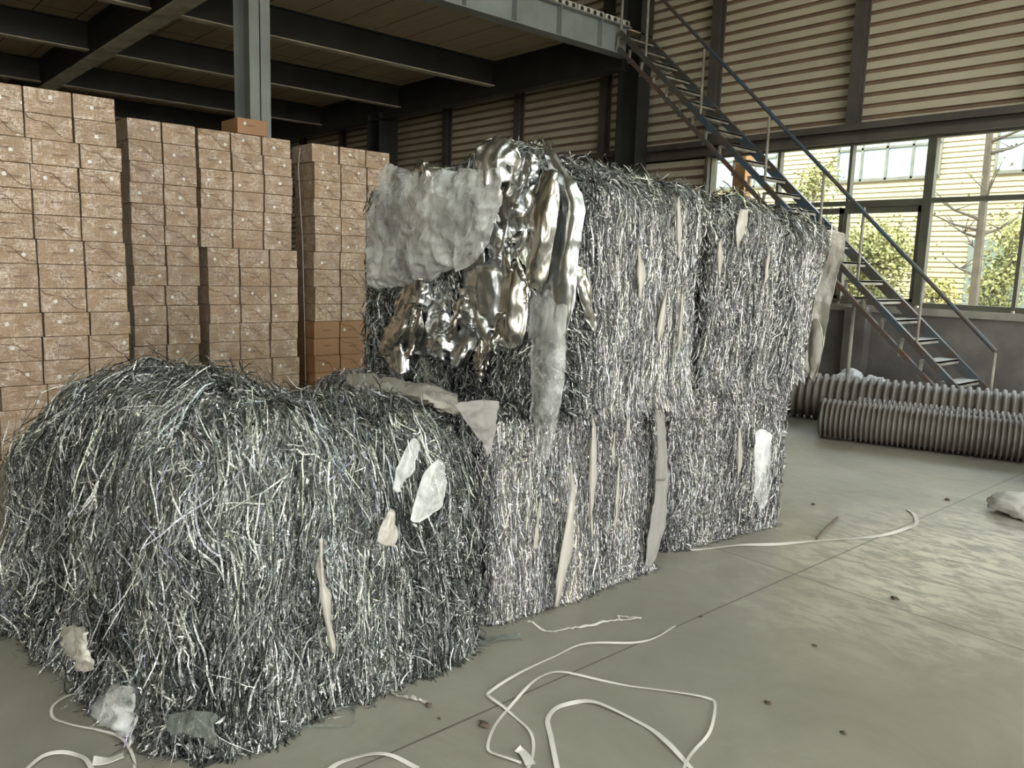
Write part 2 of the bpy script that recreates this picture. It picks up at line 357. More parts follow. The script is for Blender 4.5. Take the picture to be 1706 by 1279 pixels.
# windows: one metre bays
edges = [WX0, -6.55, -5.46, -4.40, -3.27]
while edges[-1] < XR-1.2: edges.append(edges[-1]+1.12)
zm = 2.60
for i in range(len(edges)-1):
    a, b = edges[i], edges[i+1]; o = MB(); y0, y1 = YB-.02, YB+.06; t = .035
    thick = .07 if i == 2 else .03
    e_ = .055 if i == 3 else t*.6
    o.box(a-e_, a+e_, y0-.02, y1, ZS, ZH)
    if i == len(edges)-2: o.box(b-t*.6, b+t*.6, y0-.02, y1, ZS, ZH)
    o.box(a+e_, b-t*.6, y0-.01, y1-.003, ZS-.03, ZS+.04).box(a+e_, b-t*.6, y0-.01, y1-.003, ZH-.03, ZH+.02).box(a+e_, b-t*.6, y0-.015, y1-.003, zm-thick*.7, zm+.04)
    fr = o.build('window_%d' % (i+1), M_FRAME); struct(fr)
    MB().box(a+.01, b-.01, YB+.02, YB+.025, ZS+.03, zm-.01).build('lower_pane', M_GLASS, fr)
    MB().box(a+.01, b-.01, YB+.02, YB+.025, zm+.03, ZH-.02).build('upper_pane', M_GLASS, fr)
    if i in (0, 1, 2):   # inner sliding sash rail
        MB().box(a+.02, b-.02, YB-.01, YB+.02, zm-.13, zm-.05).box(b-.11, b-.05, YB-.01, YB+.02, ZS+.04, zm-.05).box(a+.02, b-.02, YB-.01, YB+.02, ZS+.03, ZS+.08).build('sash', M_FRAME, fr)
wl = MB().box(XL-.1, XL, YF, YB, 0, ZT).build('wall_left', M_SHEET); struct(wl)
wr = MB().box(XR, XR+.1, YF, -5.5, 0, 5.6).box(XR, XR+.1, -1.5, 1, 0, 5.6).box(XR, XR+.1, 6, YB, 0, 5.6).box(XR, XR+.1, -5.5, 6, 4.6, 5.6).box(XR, XR+.1, YF, YB, 7.0, ZT).box(XR, XR+.1, YF, -5.5, 5.6, 7).box(XR, XR+.1, 8.5, YB, 5.6, 7).build('wall_right', M_SHEET); struct(wr)
wf = MB().box(XL, 1, YF-.1, YF, 0, ZT).box(4, XR, YF-.1, YF, 0, ZT).box(1, 4, YF-.1, YF, 4.0, ZT).build('wall_front', M_SHEET); struct(wf)

# ------------------------------------------------------------------ mezzanine
mz = empty('mezzanine', (-8.8, 3.98, 0)); tag(mz, 'grey steel mezzanine with a plywood deck over the carton stacks', 'mezzanine')
def at0(b): return b
def mpart(mb, name, mat, parent=mz):
    o = mb.build(name, mat, parent); 
    if parent is mz: o.location = (8.8, -3.98, 0)
    return o
ZB, ZTOP, XE = 4.90, 5.34, -8.8
zc = (ZB+ZTOP)/2
mpart(MB().box(XL+.1, XE-.02, -3.6, 10.7, ZTOP, ZTOP+.02), 'plywood_deck', M_DECK)
eb = mpart(MB().ibeam((XE, -3.6, zc), (XE, 10.0, zc), ZTOP-ZB, .22), 'edge_beam', M_STEEL)
for yy in (5.2, 6.75, 7.62, 8.48, 9.34, 4.4, 3.4, 2.4):
    MB().box(XE+.0, XE+.11, yy-.008, yy+.008, ZB+.02, ZTOP-.02).build('stiffener_plate', M_STEEL, eb)
for xx in (-12.0, -15.12, -18.6, -21.8):
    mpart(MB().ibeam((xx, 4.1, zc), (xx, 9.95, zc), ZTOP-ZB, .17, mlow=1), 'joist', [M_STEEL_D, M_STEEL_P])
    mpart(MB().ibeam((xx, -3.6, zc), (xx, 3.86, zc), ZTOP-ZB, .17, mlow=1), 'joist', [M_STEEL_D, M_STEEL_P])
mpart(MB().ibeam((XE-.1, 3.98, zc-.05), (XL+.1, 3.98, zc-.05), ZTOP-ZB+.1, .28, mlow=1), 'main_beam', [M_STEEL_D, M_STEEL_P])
mpart(MB().ibeam((XE-.1, 10.05, zc-.08), (XL+.1, 10.05, zc-.08), ZTOP-ZB+.16, .24), 'wall_side_beam', M_STEEL_D)
def column(x, y, z1, mat, wx=.42, wy=.24):
    m = MB().box(x-wx, x-wx+.014, y-wy/2, y+wy/2, 0, z1).box(x-.014, x, y-wy/2, y+wy/2, 0, z1).box(x-wx, x, y-.006, y+.006, 0, z1)
    m.box(x-wx-.05, x+.05, y-wy/2-.05, y+wy/2+.05, 0, .02)
    return mpart(m, 'column', mat)
column(XE, 3.98, ZTOP+.3, dirty('column_paint', lin(116,121,116), lin(102,106,102), .5, 2, bump=.06)); column(-15.9, 10.2, ZB, M_STEEL_D, .5, .5); 
column(-22.9, 10.2, ZB, M_STEEL_D, .5, .4)
bcol = MB(); bx, by = XE-.02, 10.52; bcol.box(bx-.44, bx-.425, by-.15, by+.15, 0, ZT).box(bx-.015, bx, by-.15, by+.15, 0, ZT).box(bx-.43, bx-.01, by-.007, by+.007, 0, ZT); bcol.build('building_column', M_STEEL_D, wall)
# pale perforated trays lying on the deck edge
for k, yy in enumerate((8.62, 9.22, 9.82)):
    t = MB().box(XE-.3, XE-.02, yy-.28, yy+.28, ZTOP+.03, ZTOP+.13).build('packing_tray', M_LABEL, None, bevel=.012)
    for q in range(4):
        cyl = MB().tube([(XE-.021, yy-.21+q*.14, ZTOP+.08), (XE-.017, yy-.21+q*.14, ZTOP+.08)], .036, 12); cyl.build('dark_hole', M_STEEL_D, t)
    tag(t, ['pale perforated tray on the mezzanine edge, farthest from the stair', 'pale perforated tray on the mezzanine edge, middle of three', 'pale perforated tray on the mezzanine edge, right at the stair'][k], 'tray', 'perforated trays on the mezzanine edge')

# ------------------------------------------------------------------ staircase
YN, YFR = 9.72, 10.38
P0 = Vector((-8.85, YN, 5.36)); P1 = Vector((-2.93, YN, .0)); dS = (P1-P0)
def sp_at(z): t = (5.36-z)/5.36; return P0+dS*t
st = empty('staircase', (-2.93, YN, 0)); tag(st, 'worn blue steel staircase climbing to the mezzanine in front of the windows', 'staircase')
def spart(mb, name, mat, parent=st, **k):
    o = mb.build(name, mat, parent, **k)
    if parent is st: o.location = (2.93, -YN, 0)
    return o
up = Vector((0, 0, 1)); dn = Vector((0,0,-.24))
P0s = sp_at(5.20)
spart(MB().bar(P0s, P1, .05, .07), 'stringer_top_bar', M_BLUE)
spart(MB().bar(P0s+dn, sp_at(.28)+dn, .05, .05), 'stringer_bottom_bar', M_RUST)
off = Vector((0, YFR-YN, 0))
spart(MB().bar(P0s+off, P1+off, .05, .12), 'far_stringer', M_BLUE)
nst = 24
for k in range(1, nst):
    z = 5.36*k/nst; c = sp_at(z)
    spart(MB().box(c.x-.13, c.x+.07, YN-.0, YFR, z-.02, z+.005).box(c.x+.055, c.x+.07, YN, YFR, z-.05, z).bar((c.x-.1, YN, z-.02), (c.x-.12, YN, z-.20), .03, .03, up=(1,0,0)), 'tread', M_TREAD)
rail_z = .92
def rp(x): # rail point above the stringer line at x
    t = (x-P0.x)/dS.x; return Vector((x, YN, 5.36*(1-t)+.03))
for x in (-8.15, -7.1, -6.0, -5.17, -4.62, -3.85, -3.02):
    b = rp(x); hgt = {-8.15: .95, -3.02: .72}.get(x, .88)
    spart(MB().tube([b, b+up*hgt], .018, 8), 'baluster', M_TREAD)
spart(MB().tube([rp(-8.15)+up*1.0, rp(-3.02)+up*.74], .024, 10), 'handrail', M_BLUE)
spart(MB().tube([(-8.66, YN, 5.2), (-8.66, YN, 6.4)], .02, 8).tube([(-8.66, YN, 6.3), (-8.15, YN, 5.7)], .015, 8), 'landing_post', M_TREAD)
spart(MB().tube([(-4.66, YN+.05, 0), (-4.66, YN+.05, 1.32)], .025, 8).box(-4.72, -4.60, YN, YN+.1, 1.3, 1.33), 'support_post', M_TREAD)

# ------------------------------------------------------------------ carton stacks
def carton_mesh(w, h, d):
    """front face in +X at x=0, centred on y, base z=0"""
    return MB().box(-d, 0, -w/2, w/2, 0, h)
BOXD = {}
def ribbon_yz(pts, w, x, th=.0015):
    """flat ribbon on the plane x, following (y,z) pts"""
    m = MB(); P = [Vector((0, p[0], p[1])) for p in pts]; vs = []
    for i, p in enumerate(P):
        d = (P[min(i+1, len(P)-1)]-P[max(0, i-1)]).normalized(); s = Vector((0, -d.z, d.y))*w/2
        vs += [p+s+Vector((x+th,0,0)), p-s+Vector((x+th,0,0)), p+s+Vector((x-.001,0,0)), p-s+Vector((x-.001,0,0))]
    fs = []
    for i in range(len(P)-1):
        a = 4*i; b = a+4; fs += [(a, a+1, b+1, b), (a, b, b+2, a+2), (a+1, a+3, b+3, b+1)]
    return m.add(vs, fs)
def make_box_parts(w, h, d, mat):
    o = carton_mesh(w, h, d).build('carton', mat, None, bevel=.004)
    return o
def curve_pts(w, h):
    pts = [(-w*.48, h*.93), (-w*.42, h*.80), (-w*.3, h*.72), (-w*.12, h*.71)]
    for k in range(1, 9): t = k/8; pts.append((-w*.12+t*w*.44, h*(.71-.56*(3*t*t-2*t**3))))
    pts.append((w*.48, h*.10)); return pts
protos = {}
def carton_thing(x, y, z, w, h, d, wrapped, flap, sticker, label, group, yaw=0):
    key = (round(w,3), wrapped)
    if key not in protos:
        cm = carton_mesh(w, h, d).build('carton', M_CART if wrapped else M_CART2, None, bevel=.004); cm.data.name = 'carton'
        fl_ = ribbon_yz(curve_pts(w, h), .005, .0005).build('flap_line', M_FLAP, None)
        sk = MB().box(0, .0012, -.013, .013, -.013, .013).build('sticker', M_LABEL, None)
        pr = MB()
        pr.box(0, .001, -.05, .05, -.003, .003)
        pr.box(0, .001, -.045, .02, -.012, -.009); hs = pr.build('print_line', M_PRINT, None)
        protos[key] = [cm.data, fl_.data, sk.data, hs.data]
        for q in (cm, fl_, sk, hs): bpy.data.objects.remove(q)
    cm, fm, sm, hm = protos[key]
    o = bpy.data.objects.new('carton', cm); COL.objects.link(o); o.location = (x, y, z); o.rotation_euler = (0, 0, yaw)
    b = o.modifiers.new('bevel', 'BEVEL'); b.width = .004; b.segments = 2
    tag(o, label, 'carton', group)
    def ch(name, me, loc, rot=(0,0,0)):
        c = bpy.data.objects.new(name, me); COL.objects.link(c); c.parent = o; c.location = loc; c.rotation_euler = rot
    if flap: ch('flap_line', fm, (0,0,0))
    if sticker is not None: ch('sticker', sm, (.0005, sticker[0], sticker[1]), (random.choice((0, .8, .8, .3)), 0, 0))
    ch('print_line', hm, (.0005, random.uniform(-.02, .05), h*.5+random.uniform(-.01, .02)))
    return o
ORD = ['top', 'second', 'third', 'fourth', 'fifth', 'sixth', 'seventh', 'eighth', 'ninth', 'tenth', 'eleventh', 'twelfth', 'thirteenth', 'fourteenth', 'lowest']
RH = .185
def stack(idx, X, ys, rows, which, z_min=0., bare_from=99, shift=None):
    """ys: column edges. one loose pile of cartons on a thin pallet board"""
    ncol = len(ys)-1; names = ['left', 'right'] if ncol == 2 else ['left', 'middle', 'right']
    pl = MB().box(X-.48, X+.03, ys[0]-.02, ys[-1]+.02, .005, .025)
    for yy in np.linspace(ys[0]+.04, ys[-1]-.04, 3): pl.box(X-.46, X+.02, yy-.04, yy+.04, 0, .012)
    tag(pl.build('pallet_board', M_PALLET), 'thin wooden board under the %s carton stack' % which, 'pallet')
    for r in range(rows):
        z = .03+(rows-1-r)*RH
        if z+RH < z_min: continue
        sh = random.uniform(-.012, .012)+(shift(r) if shift else 0)
        xs = X+random.uniform(-.008, .008)
        for c in range(ncol):
            w = ys[c+1]-ys[c]-.008
            w = round(w, 2)-.004
            flap = random.random() < .5; stick = (random.uniform(-w*.38, w*.38), random.uniform(.05, .13)) if random.random() < .6 else None
            wr_ = r < bare_from
            lab = '%s brown carton, %s row %s, %s column of the %s stack' % ('film-wrapped' if wr_ else 'bare', ORD[r] if r < 14 else 'lowest', 'from the top' if r else 'of all', names[c], which)
            if r == 0: lab = 'film-wrapped brown carton in the top row, %s column of the %s stack' % (names[c], which)
            carton_thing(xs+random.uniform(-.006, .006), (ys[c]+ys[c+1])/2+sh+random.uniform(-.003, .003), z, w, RH-.003, .45, wr_, flap, stick, lab, 'cartons of the %s stack' % which, random.uniform(-.012, .012))
stack(0, -7.0, [1.05, 1.365, 1.69, 2.0], 15, 'leftmost', shift=lambda r: (-.025 if r < 2 else 0)+(.02 if r > 6 else 0))
stack(1, -7.8, [2.28, 2.58, 2.89], 15, 'second', z_min=0)
stack(2, -7.85, [2.93, 3.25, 3.57, 3.88], 15, 'third', z_min=0, shift=lambda r: .06 if r > 5 else 0)
stack(3, -7.82, [4.10, 4.42, 4.74, 5.05], 15, 'rightmost', z_min=0, bare_from=10)
tb = carton_thing(-7.86, 3.47, .03+15*RH+.001, .308, .15/1, .4, False, False, (-.08, .1), 'single bare carton standing on top of the third stack beside the grey column', None)
tb.pop('group', None) if 'group' in tb else None

tw_ = [Vector(ony(x_, y_, 4.085)) for x_, y_ in ((500, 246), (497, 275), (500, 330), (504, 400), (506, 480), (508, 560), (509, 640))]
tag(MB().tube([Vector((q.x, 4.085, q.z)) for q in tw_], .0035, 6).build('twine', M_STRAP), 'thin white twine hanging down the shaded side of the rightmost carton stack', 'twine')

# ------------------------------------------------------------------ corrugated pipes
def pipe(a, b, R, pitch, label):
    a = Vector(a); b = Vector(b); L = (b-a).length; d = (b-a)/L; n = int(L/pitch); pts = []; rs = []
    for k in range(n):
        for t, q in ((0, .86), (.18, .88), (.3, .98), (.5, 1), (.7, .98), (.82, .88)):
            pts.append(a+d*(k+t)*pitch); rs.append(R*q)
    m = MB(); m.tube(pts, rs, 28, cap=False)
    m.tube([pts[0], pts[-1]], R*.82, 28, cap=False)
    o = m.build('corrugated_pipe', M_PIPE, None, smooth=True)
    return tag(o, label, 'pipe', 'corrugated pipes on the floor by the stair')
dirp = Vector((1.62, .54, 0)).normalized()
pipe((-3.86, 7.60, .20), Vector((-3.86, 7.60, .20))+dirp*3.6, .20, .0465, 'front grey corrugated pipe with fine ribs, nearest the camera')
pipe((-3.72, 8.06, .195), Vector((-3.72, 8.06, .195))+dirp*3.6, .195, .0465, 'thin grey corrugated pipe lying between the front pipe and the thick one')
pipe((-5.25, 8.26, .262), Vector((-5.25, 8.26, .262))+dirp*5.2, .262, .078, 'thickest corrugated pipe with wide ribs, behind the others')

# ------------------------------------------------------------------ sacks and floor litter
def blob(name, c, r, seed, mat, label, cat, n=22, flat=0., amp=.3):
    u, vv = np.meshgrid(np.linspace(0, 2*np.pi, 2*n, endpoint=False), np.linspace(-1, 1, n), indexing='ij')
    ph = vv*np.pi/2; d = np.stack([np.cos(ph)*np.cos(u), np.cos(ph)*np.sin(u), np.sin(ph)], -1)
    k = 1+amp*noise(d, 2.1, seed)+amp*.6*np.abs(noise(d, 5.3, seed+3)); p = d*k[..., None]*np.array(r)+np.array([0,0,r[2]*.8])
    p[..., 2] = np.maximum(p[..., 2], 0.002); p = p+np.array(c); idx = np.arange(2*n*n).reshape(2*n, n)
    a = idx[:, :-1]; b = np.roll(idx, -1, 0)[:, :-1]; f = np.stack([a, b, np.roll(idx, -1, 0)[:, 1:], idx[:, 1:]], -1).reshape(-1, 4)
    o = np_mesh(name, p.reshape(-1, 3), f, mat, smooth=True); return tag(o, label, cat)
blob('sack', (-4.86, 10.3, 0), (.2, .17, .2), 1, M_SACK, 'left whitish sack slumped against the wall behind the thick pipe', 'sack')
blob('sack', (-4.38, 10.0, 0), (.2, .15, .2), 2, M_SACK, 'right whitish sack behind the thick pipe, beside the thin stair post', 'sack')
p = onz(1700, 862); blob('plastic_bundle', (p[0]+.05, p[1]+.05, 0), (.24, .18, .1), 5, M_SACK, 'crumpled white plastic bundle on the floor at the right edge', 'plastic bundle')
bc_ = onz(1706, 812); bk = MB(); bk.box(bc_[0]-.02, bc_[0]+.4, bc_[1]+.1, bc_[1]+.4, 0, .26)
tag(bk.build('white_carton', M_SACK, None, bevel=.02), 'pale wrapped block on the floor behind the plastic bundle, right edge', 'box')

def strap(pxs, width, label, mat=M_STRAP, th=.0015, cat='strap', lift=.004, crumple=0, seed=0, name='plastic_strap', group=None):
    P = [Vector(onz(*p)) for p in pxs]; pts = []
    for i in range(len(P)-1):    # catmull-rom
        p0, p1, p2, p3 = P[max(i-1, 0)], P[i], P[i+1], P[min(i+2, len(P)-1)]
        for k in range(6):
            t = k/6; pts.append(.5*((2*p1)+(p2-p0)*t+(2*p0-5*p1+4*p2-p3)*t*t+(-p0+3*p1-3*p2+p3)*t**3))
    pts.append(P[-1]); rnd = random.Random(seed); vs = []; n = len(pts); ph = rnd.random()*6
    for i, q in enumerate(pts):
        d = (pts[min(i+1, n-1)]-pts[max(0, i-1)]); d.z = 0; d.normalize(); s = Vector((-d.y, d.x, 0))*width/2*(1+crumple*rnd.uniform(-.8, .6))
        z = lift+.004*(1+math.sin(i*.45+ph))+crumple*.01*rnd.random()
        tl = .1*width*math.sin(i*.3+ph); c = Vector((q.x, q.y, z))
        a = c+s+Vector((0,0,max(tl, -lift*.8))); b = c-s+Vector((0,0,max(-tl, -lift*.8)))
        vs += [a, b, a-Vector((0,0,th)), b-Vector((0,0,th))]
    fs = []
    for i in range(n-1):
        a = 4*i; b = a+4; fs += [(a, a+1, b+1, b), (a+2, b+2, b+3, a+3), (a, b, b+2, a+2), (a+1, a+3, b+3, b+1)]
    o = MB().add(vs, fs).build(name, mat); return tag(o, label, cat, group)
G = 'white straps scattered on the floor'
strap([(1125,1046),(1095,1062),(1050,1073),(970,1076),(920,1096),(860,1128),(818,1152),(815,1164),(845,1185),(875,1212),(888,1236),(887,1262),(880,1284)], .0105, 'long white strap curving from the floor joint down past the knotted loop', group=G, seed=1)
strap([(868,1273),(830,1262),(813,1248),(820,1222),(840,1190),(870,1157),(900,1130),(922,1121),(960,1127),(1040,1142),(1120,1156),(1178,1164),(1191,1176),(1184,1218),(1160,1248),(1143,1274),(1138,1290)], .0105, 'white strap loop with a sharp corner at right, crossing another strap', group=G, seed=2)
strap([(929,1290),(918,1230),(913,1200),(935,1178),(970,1170),(1010,1180),(1075,1210),(1110,1240),(1143,1272),(1160,1290)], .018, 'innermost white strap arch between the crossing strap ends', group=G, seed=3)
strap([(545,1290),(570,1270),(610,1261),(655,1262),(697,1282)], .015, 'short white strap arch at the lower edge, left of the loops', group=G, seed=4)
strap([(150,1152),(118,1160),(88,1180),(90,1198),(115,1210),(160,1216),(200,1232),(222,1262),(224,1290)], .009, 'thin white strap coil beside the left end of the near bale', group=G, seed=5)
strap([(42,1284),(72,1264),(110,1255),(140,1266),(155,1290)], .015, 'white strap arch in the bottom left corner', group=G, seed=6)
strap([(155,1272),(180,1268),(206,1262)], .04, 'flat pale strap scrap in the bottom left corner', group=G, seed=7)
strap([(880,1038),(905,1051),(930,1054),(965,1048),(1000,1040),(1035,1036),(1068,1031)], .0105, 'thin crumpled white strip on the floor under the middle bale', group=G, crumple=.8, seed=8)
strap([(1035,1038),(1030,1028),(1050,1031),(1069,1034)], .008, 'tiny folded end of the thin crumpled strip', group=G, crumple=.6, seed=18)
strap([(1150,918),(1200,912),(1240,910),(1290,907),(1360,903),(1420,898),(1480,891),(1512,881),(1527,872),(1522,858),(1512,850)], .026, 'long far white strap running from the right bale across both joints', group=G, seed=9)
strap([(650,1148),(660,1162),(690,1168),(712,1172)], .014, 'short silvery strip trailing from the near bale toward brown scraps', crumple=.8, seed=10, mat=M_WHITE)
tag(strap([(862,1250),(872,1256),(884,1279)], .035, 'greyish bow of flat strap lying across the loop end', seed=11), None)
strap([(545,1180),(580,1182),(594,1196),(580,1212),(540,1214),(500,1215)], .0105, 'clear greenish film loop on the floor at the near bale foot', mat=M_FILMG, seed=12, name='film_loop', cat='film', crumple=.5)
strap([(775,1062),(800,1071),(830,1066),(868,1062)], .05, 'clear greenish film scrap on the floor under the bale row', mat=M_FILMG, seed=13, name='film_scrap', cat='film', crumple=.5)
st_a, st_b = Vector(onz(1360, 900)), Vector(onz(1395, 866))
tag(MB().tube([st_a+Vector((0,0,.012)), (st_a+st_b)/2+Vector((0,0,.02)), st_b+Vector((0,0,.015))], .009, 7).build('stick', M_BARK), 'dark thin stick on the floor beside the far strap', 'stick')
M_SCRAP = Mat('brown_scrap', lin(84,72,56), .9).m
for k, (x, y, r, lab) in enumerate([(806,1210,.014,'larger brown crumpled scrap on the floor left of the strap loops'), (714,1176,.009,'small brown scrap at the end of the silvery strip'), (732,1198,.005,'tiny brown crumb on the floor below the silvery strip'), (1145,1040,.0,''), (1168,1028,.006,'tiny crumb on the floor joint'), (1357,1076,.007,'dark crumb on open floor right of the straps'), (1280,1172,.009,'dark brown scrap on open floor at lower right'), (1578,833,.012,'dark crumb on the floor beyond the far strap'), (1355,841,.01,'dark pebble on the floor right of the right bale'), (1491,998,.012,'dark pebble below the crossing of the floor joints'), (1405,1222,.008,'brown scrap on the floor at the bottom right')]):
    if r: q = onz(x, y); blob('floor_scrap', (q[0], q[1], 0), (r*1.3, r*.9, r*.6), 30+k, M_SCRAP, lab, 'scrap', n=9, amp=.5)

# ------------------------------------------------------------------ foil bales
class Bale:
    def __init__(s, bot, top, r=.14, lump=.03, seed=1, extra=None):
        """bot/top: four (x,y,z) in the order x-y-, x+y-, x+y+, x-y+"""
        b = np.array(bot, float); t = np.array(top, float); s.C = np.stack([b, t]); s.r = r; s.lump = lump; s.seed = seed; s.extra = extra
        s.h = np.array([np.linalg.norm(b[1]-b[0])/2, np.linalg.norm(b[2]-b[1])/2, np.mean(t[:, 2]-b[:, 2])/2])
        s.base = b.mean(0); s.base[2] = b[:, 2].min()
    def proj(s, p):
        h, r = s.h, s.r; q = np.clip(p, -(h-r), h-r); q[:, 2] = np.minimum(p[:, 2], h[2]-r); q[:, 2] = np.maximum(q[:, 2], -h[2])
        n = nrm(p-q); return q+n*r, n
    def warp(s, p, n, off=0.):
        u = p/s.h; a = (1+u)/2; A = a[:, :1]; B = a[:, 1:2]; T = a[:, 2:3]
        def quad(c): return (1-A)*(1-B)*c[0]+A*(1-B)*c[1]+A*B*c[2]+(1-A)*B*c[3]
        w = (1-T)*quad(s.C[0])+T*quad(s.C[1])
        l = s.lump*(noise(w*np.array([1,1,.45]), 3.2, s.seed)+.5*noise(w*np.array([1,1,.35]), 8.5, s.seed+5)+.25*noise(w*np.array([1,1,.4]), 22, s.seed+9)+.45*(.35-np.abs(noise(w*np.array([1,1,.07]), 13, s.seed+12)))*np.clip(1.4-n[:,2]*1.4,0,1))
        w = w+n*(l[:, None]+off)
        if s.extra is not None: w[:, 2] += s.extra(w)*np.clip(T[:, 0], 0, 1)**2
        return w
    def core(s, name, parent, N=46):
        V = []; Fc = []; o = 0; h = s.h
        g = np.linspace(-1, 1, N); a, b = np.meshgrid(g, g, indexing='ij'); one = np.ones_like(a)
        for ax in range(3):
            for sg in (-1, 1):
                P = [None]*3; P[ax] = one*sg; P[(ax+1) % 3] = a; P[(ax+2) % 3] = b
                p = np.stack(P, -1).reshape(-1, 3)*h*1.0
                pp, n = s.proj(p*1.0001+np.sign(p)*0)
                if ax == 2 and sg < 0: pp = p.copy(); n = np.tile([0, 0, -1.], (len(p), 1))
                w = s.warp(pp, n*(np.array([1,1,0]) if ax == 2 and sg < 0 else 1), -.014); V.append(w)
                i = np.arange(N*N).reshape(N, N); f = np.stack([i[:-1,:-1], i[1:,:-1], i[1:,1:], i[:-1,1:]], -1).reshape(-1, 4)+o
                if sg < 0: f = f[:, ::-1]
                Fc.append(f); o += N*N
        V = np.concatenate(V); V[:, 2] = np.maximum(V[:, 2], .003)
        return np_mesh(name, V, np.concatenate(Fc), M_CORE, parent, smooth=True)
    def strips(s, name, parent, mat, N, faces, seg=.016, nseg=18, width=(.003, .006), wander=.35, twist=.5, lift=(.0, .018), fly=.05, flyp=.06, seed=0, topdir=None, jit=.002, drop=1.0, kink=.12, skirt='out'):
        R = np.random.default_rng(1000+s.seed*13+seed); h = s.h
        ar = {'x+': h[1]*h[2], 'x-': h[1]*h[2], 'y+': h[0]*h[2], 'y-': h[0]*h[2], 'z+': h[0]*h[1]}
        ks = list(faces); w = np.array([ar[k]*faces[k] for k in ks]); pick = R.choice(len(ks), N, p=w/w.sum())
        p = R.uniform(-1, 1, (N, 3)); 
        for i, k in enumerate(ks):
            ax = 'xyz'.index(k[0]); p[pick == i, ax] = 1 if k[1] == '+' else -1
        p = p*h
        top = np.array([k == 'z+' for k in ks])[pick]
        sidef = ~top; p[sidef, 2] += .0
        hd = R.normal(0, wander, (N, 3)); over = np.zeros(N)
        Wp = []; Nn = []
        p, n = s.proj(p)
        lim = np.minimum(R.exponential(.014, N), .06); alive = []
        for k in range(nseg+1):
            nn = n.copy(); kk = R.random(N) < kink; hd[kk] += R.normal(0, wander*1.6, (kk.sum(), 3))
            w_ = s.warp(p, n); ov = np.minimum(over, lim)[:, None]; hz = n*np.array([1,1,0]); alive.append(over <= lim+.001)
            if skirt == 'out': w_ = w_+nrm(hz)*ov*(np.linalg.norm(hz, axis=1, keepdims=True) > .1)
            else: w_ = w_+(nrm(hz)*.35-np.array([0,0,1.]))*ov*1.5
            Wp.append(w_); Nn.append(nn)
            u = p/h; d = np.zeros_like(p); d[:, 2] = -drop*(1.02-np.clip(n[:, 2], 0, 1))
            if topdir is None: td = np.stack([np.sign(u[:,0])*np.abs(u[:,0])**2.5+.25, np.sign(u[:,1])*np.abs(u[:,1])**2.5*.8, 0*u[:,0]], -1)
            else: td = topdir(w_, u)
            d += td*np.clip(n[:, 2:3], 0, 1)
            d += hd*.5+.7*wander*nvec(w_, 6, s.seed+31)+.5*wander*nvec(w_, 18, s.seed+77)
            d = d-(d*n).sum(-1, keepdims=True)*n; d = nrm(d)
            p2 = p+d*seg; below = np.maximum(-h[2]-p2[:, 2], 0); over += below; p2[:, 2] = np.maximum(p2[:, 2], -h[2]+.001)
            p, n = s.proj(p2)
        P = np.stack(Wp, 1); Nr = np.stack(Nn, 1); M = nseg+1        # N, M, 3
        t = np.arange(M)/nseg
        lf = R.uniform(lift[0], lift[1], (N, 1))+.005*np.sin(R.uniform(0, 6.28, (N, 1))+t*R.uniform(4, 16, (N, 1)))
        fl = (R.random((N, 1)) < flyp)*R.uniform(.3, 1, (N, 1))*fly*(np.abs(t-R.choice([0, 1], (N, 1)))**2)
        P = P+Nr*(lf+fl)[..., None]+R.normal(0, jit, P.shape)
        T = np.gradient(P, axis=1); T = nrm(T); side = nrm(np.cross(T, Nr)); n2 = np.cross(side, T)
        th = R.normal(0, .45, (N, 1))+np.cumsum(R.normal(0, twist, (N, M)), 1)*.7; th = 1.35*np.sin(th)
        wv = side*np.cos(th)[..., None]+n2*np.sin(th)[..., None]
        wd_ = R.uniform(width[0], width[1], (N, 1, 1))/2*(1-.6*np.abs(2*t-1)**6)[None, :, None]
        wd_ = wd_*np.stack(alive, 1)[..., None]; A = P+wv*wd_; B = P-wv*wd_; V = np.stack([A, B], 2).reshape(-1, 3); V[:, 2] = np.maximum(V[:, 2], .003)
        i = np.arange(N*M).reshape(N, M)*2; a = i[:, :-1]; b = i[:, 1:]
        Fc = np.stack([a, b, b+1, a+1], -1).reshape(-1, 4)
        band = noise(P[:, 0]*np.array([1, 1, .12]), 7, s.seed+40)*.6+noise(P[:, 0]*np.array([1,1,.3]), 2.2, s.seed+41)*.6
        tint = np.repeat(np.clip(R.beta(1.6, 1.9, N)+.34*band, 0, 1), M*2)
        o = np_mesh(name, V, Fc, mat, parent, tint=tint); o['kind'] = 'stuff'; return o

def bale_root(b, label):
    r = empty('foil_bale', tuple(b.base)); return tag(r, label, 'bale')
def fixpar(o, b): o.location = tuple(-b.base); return o

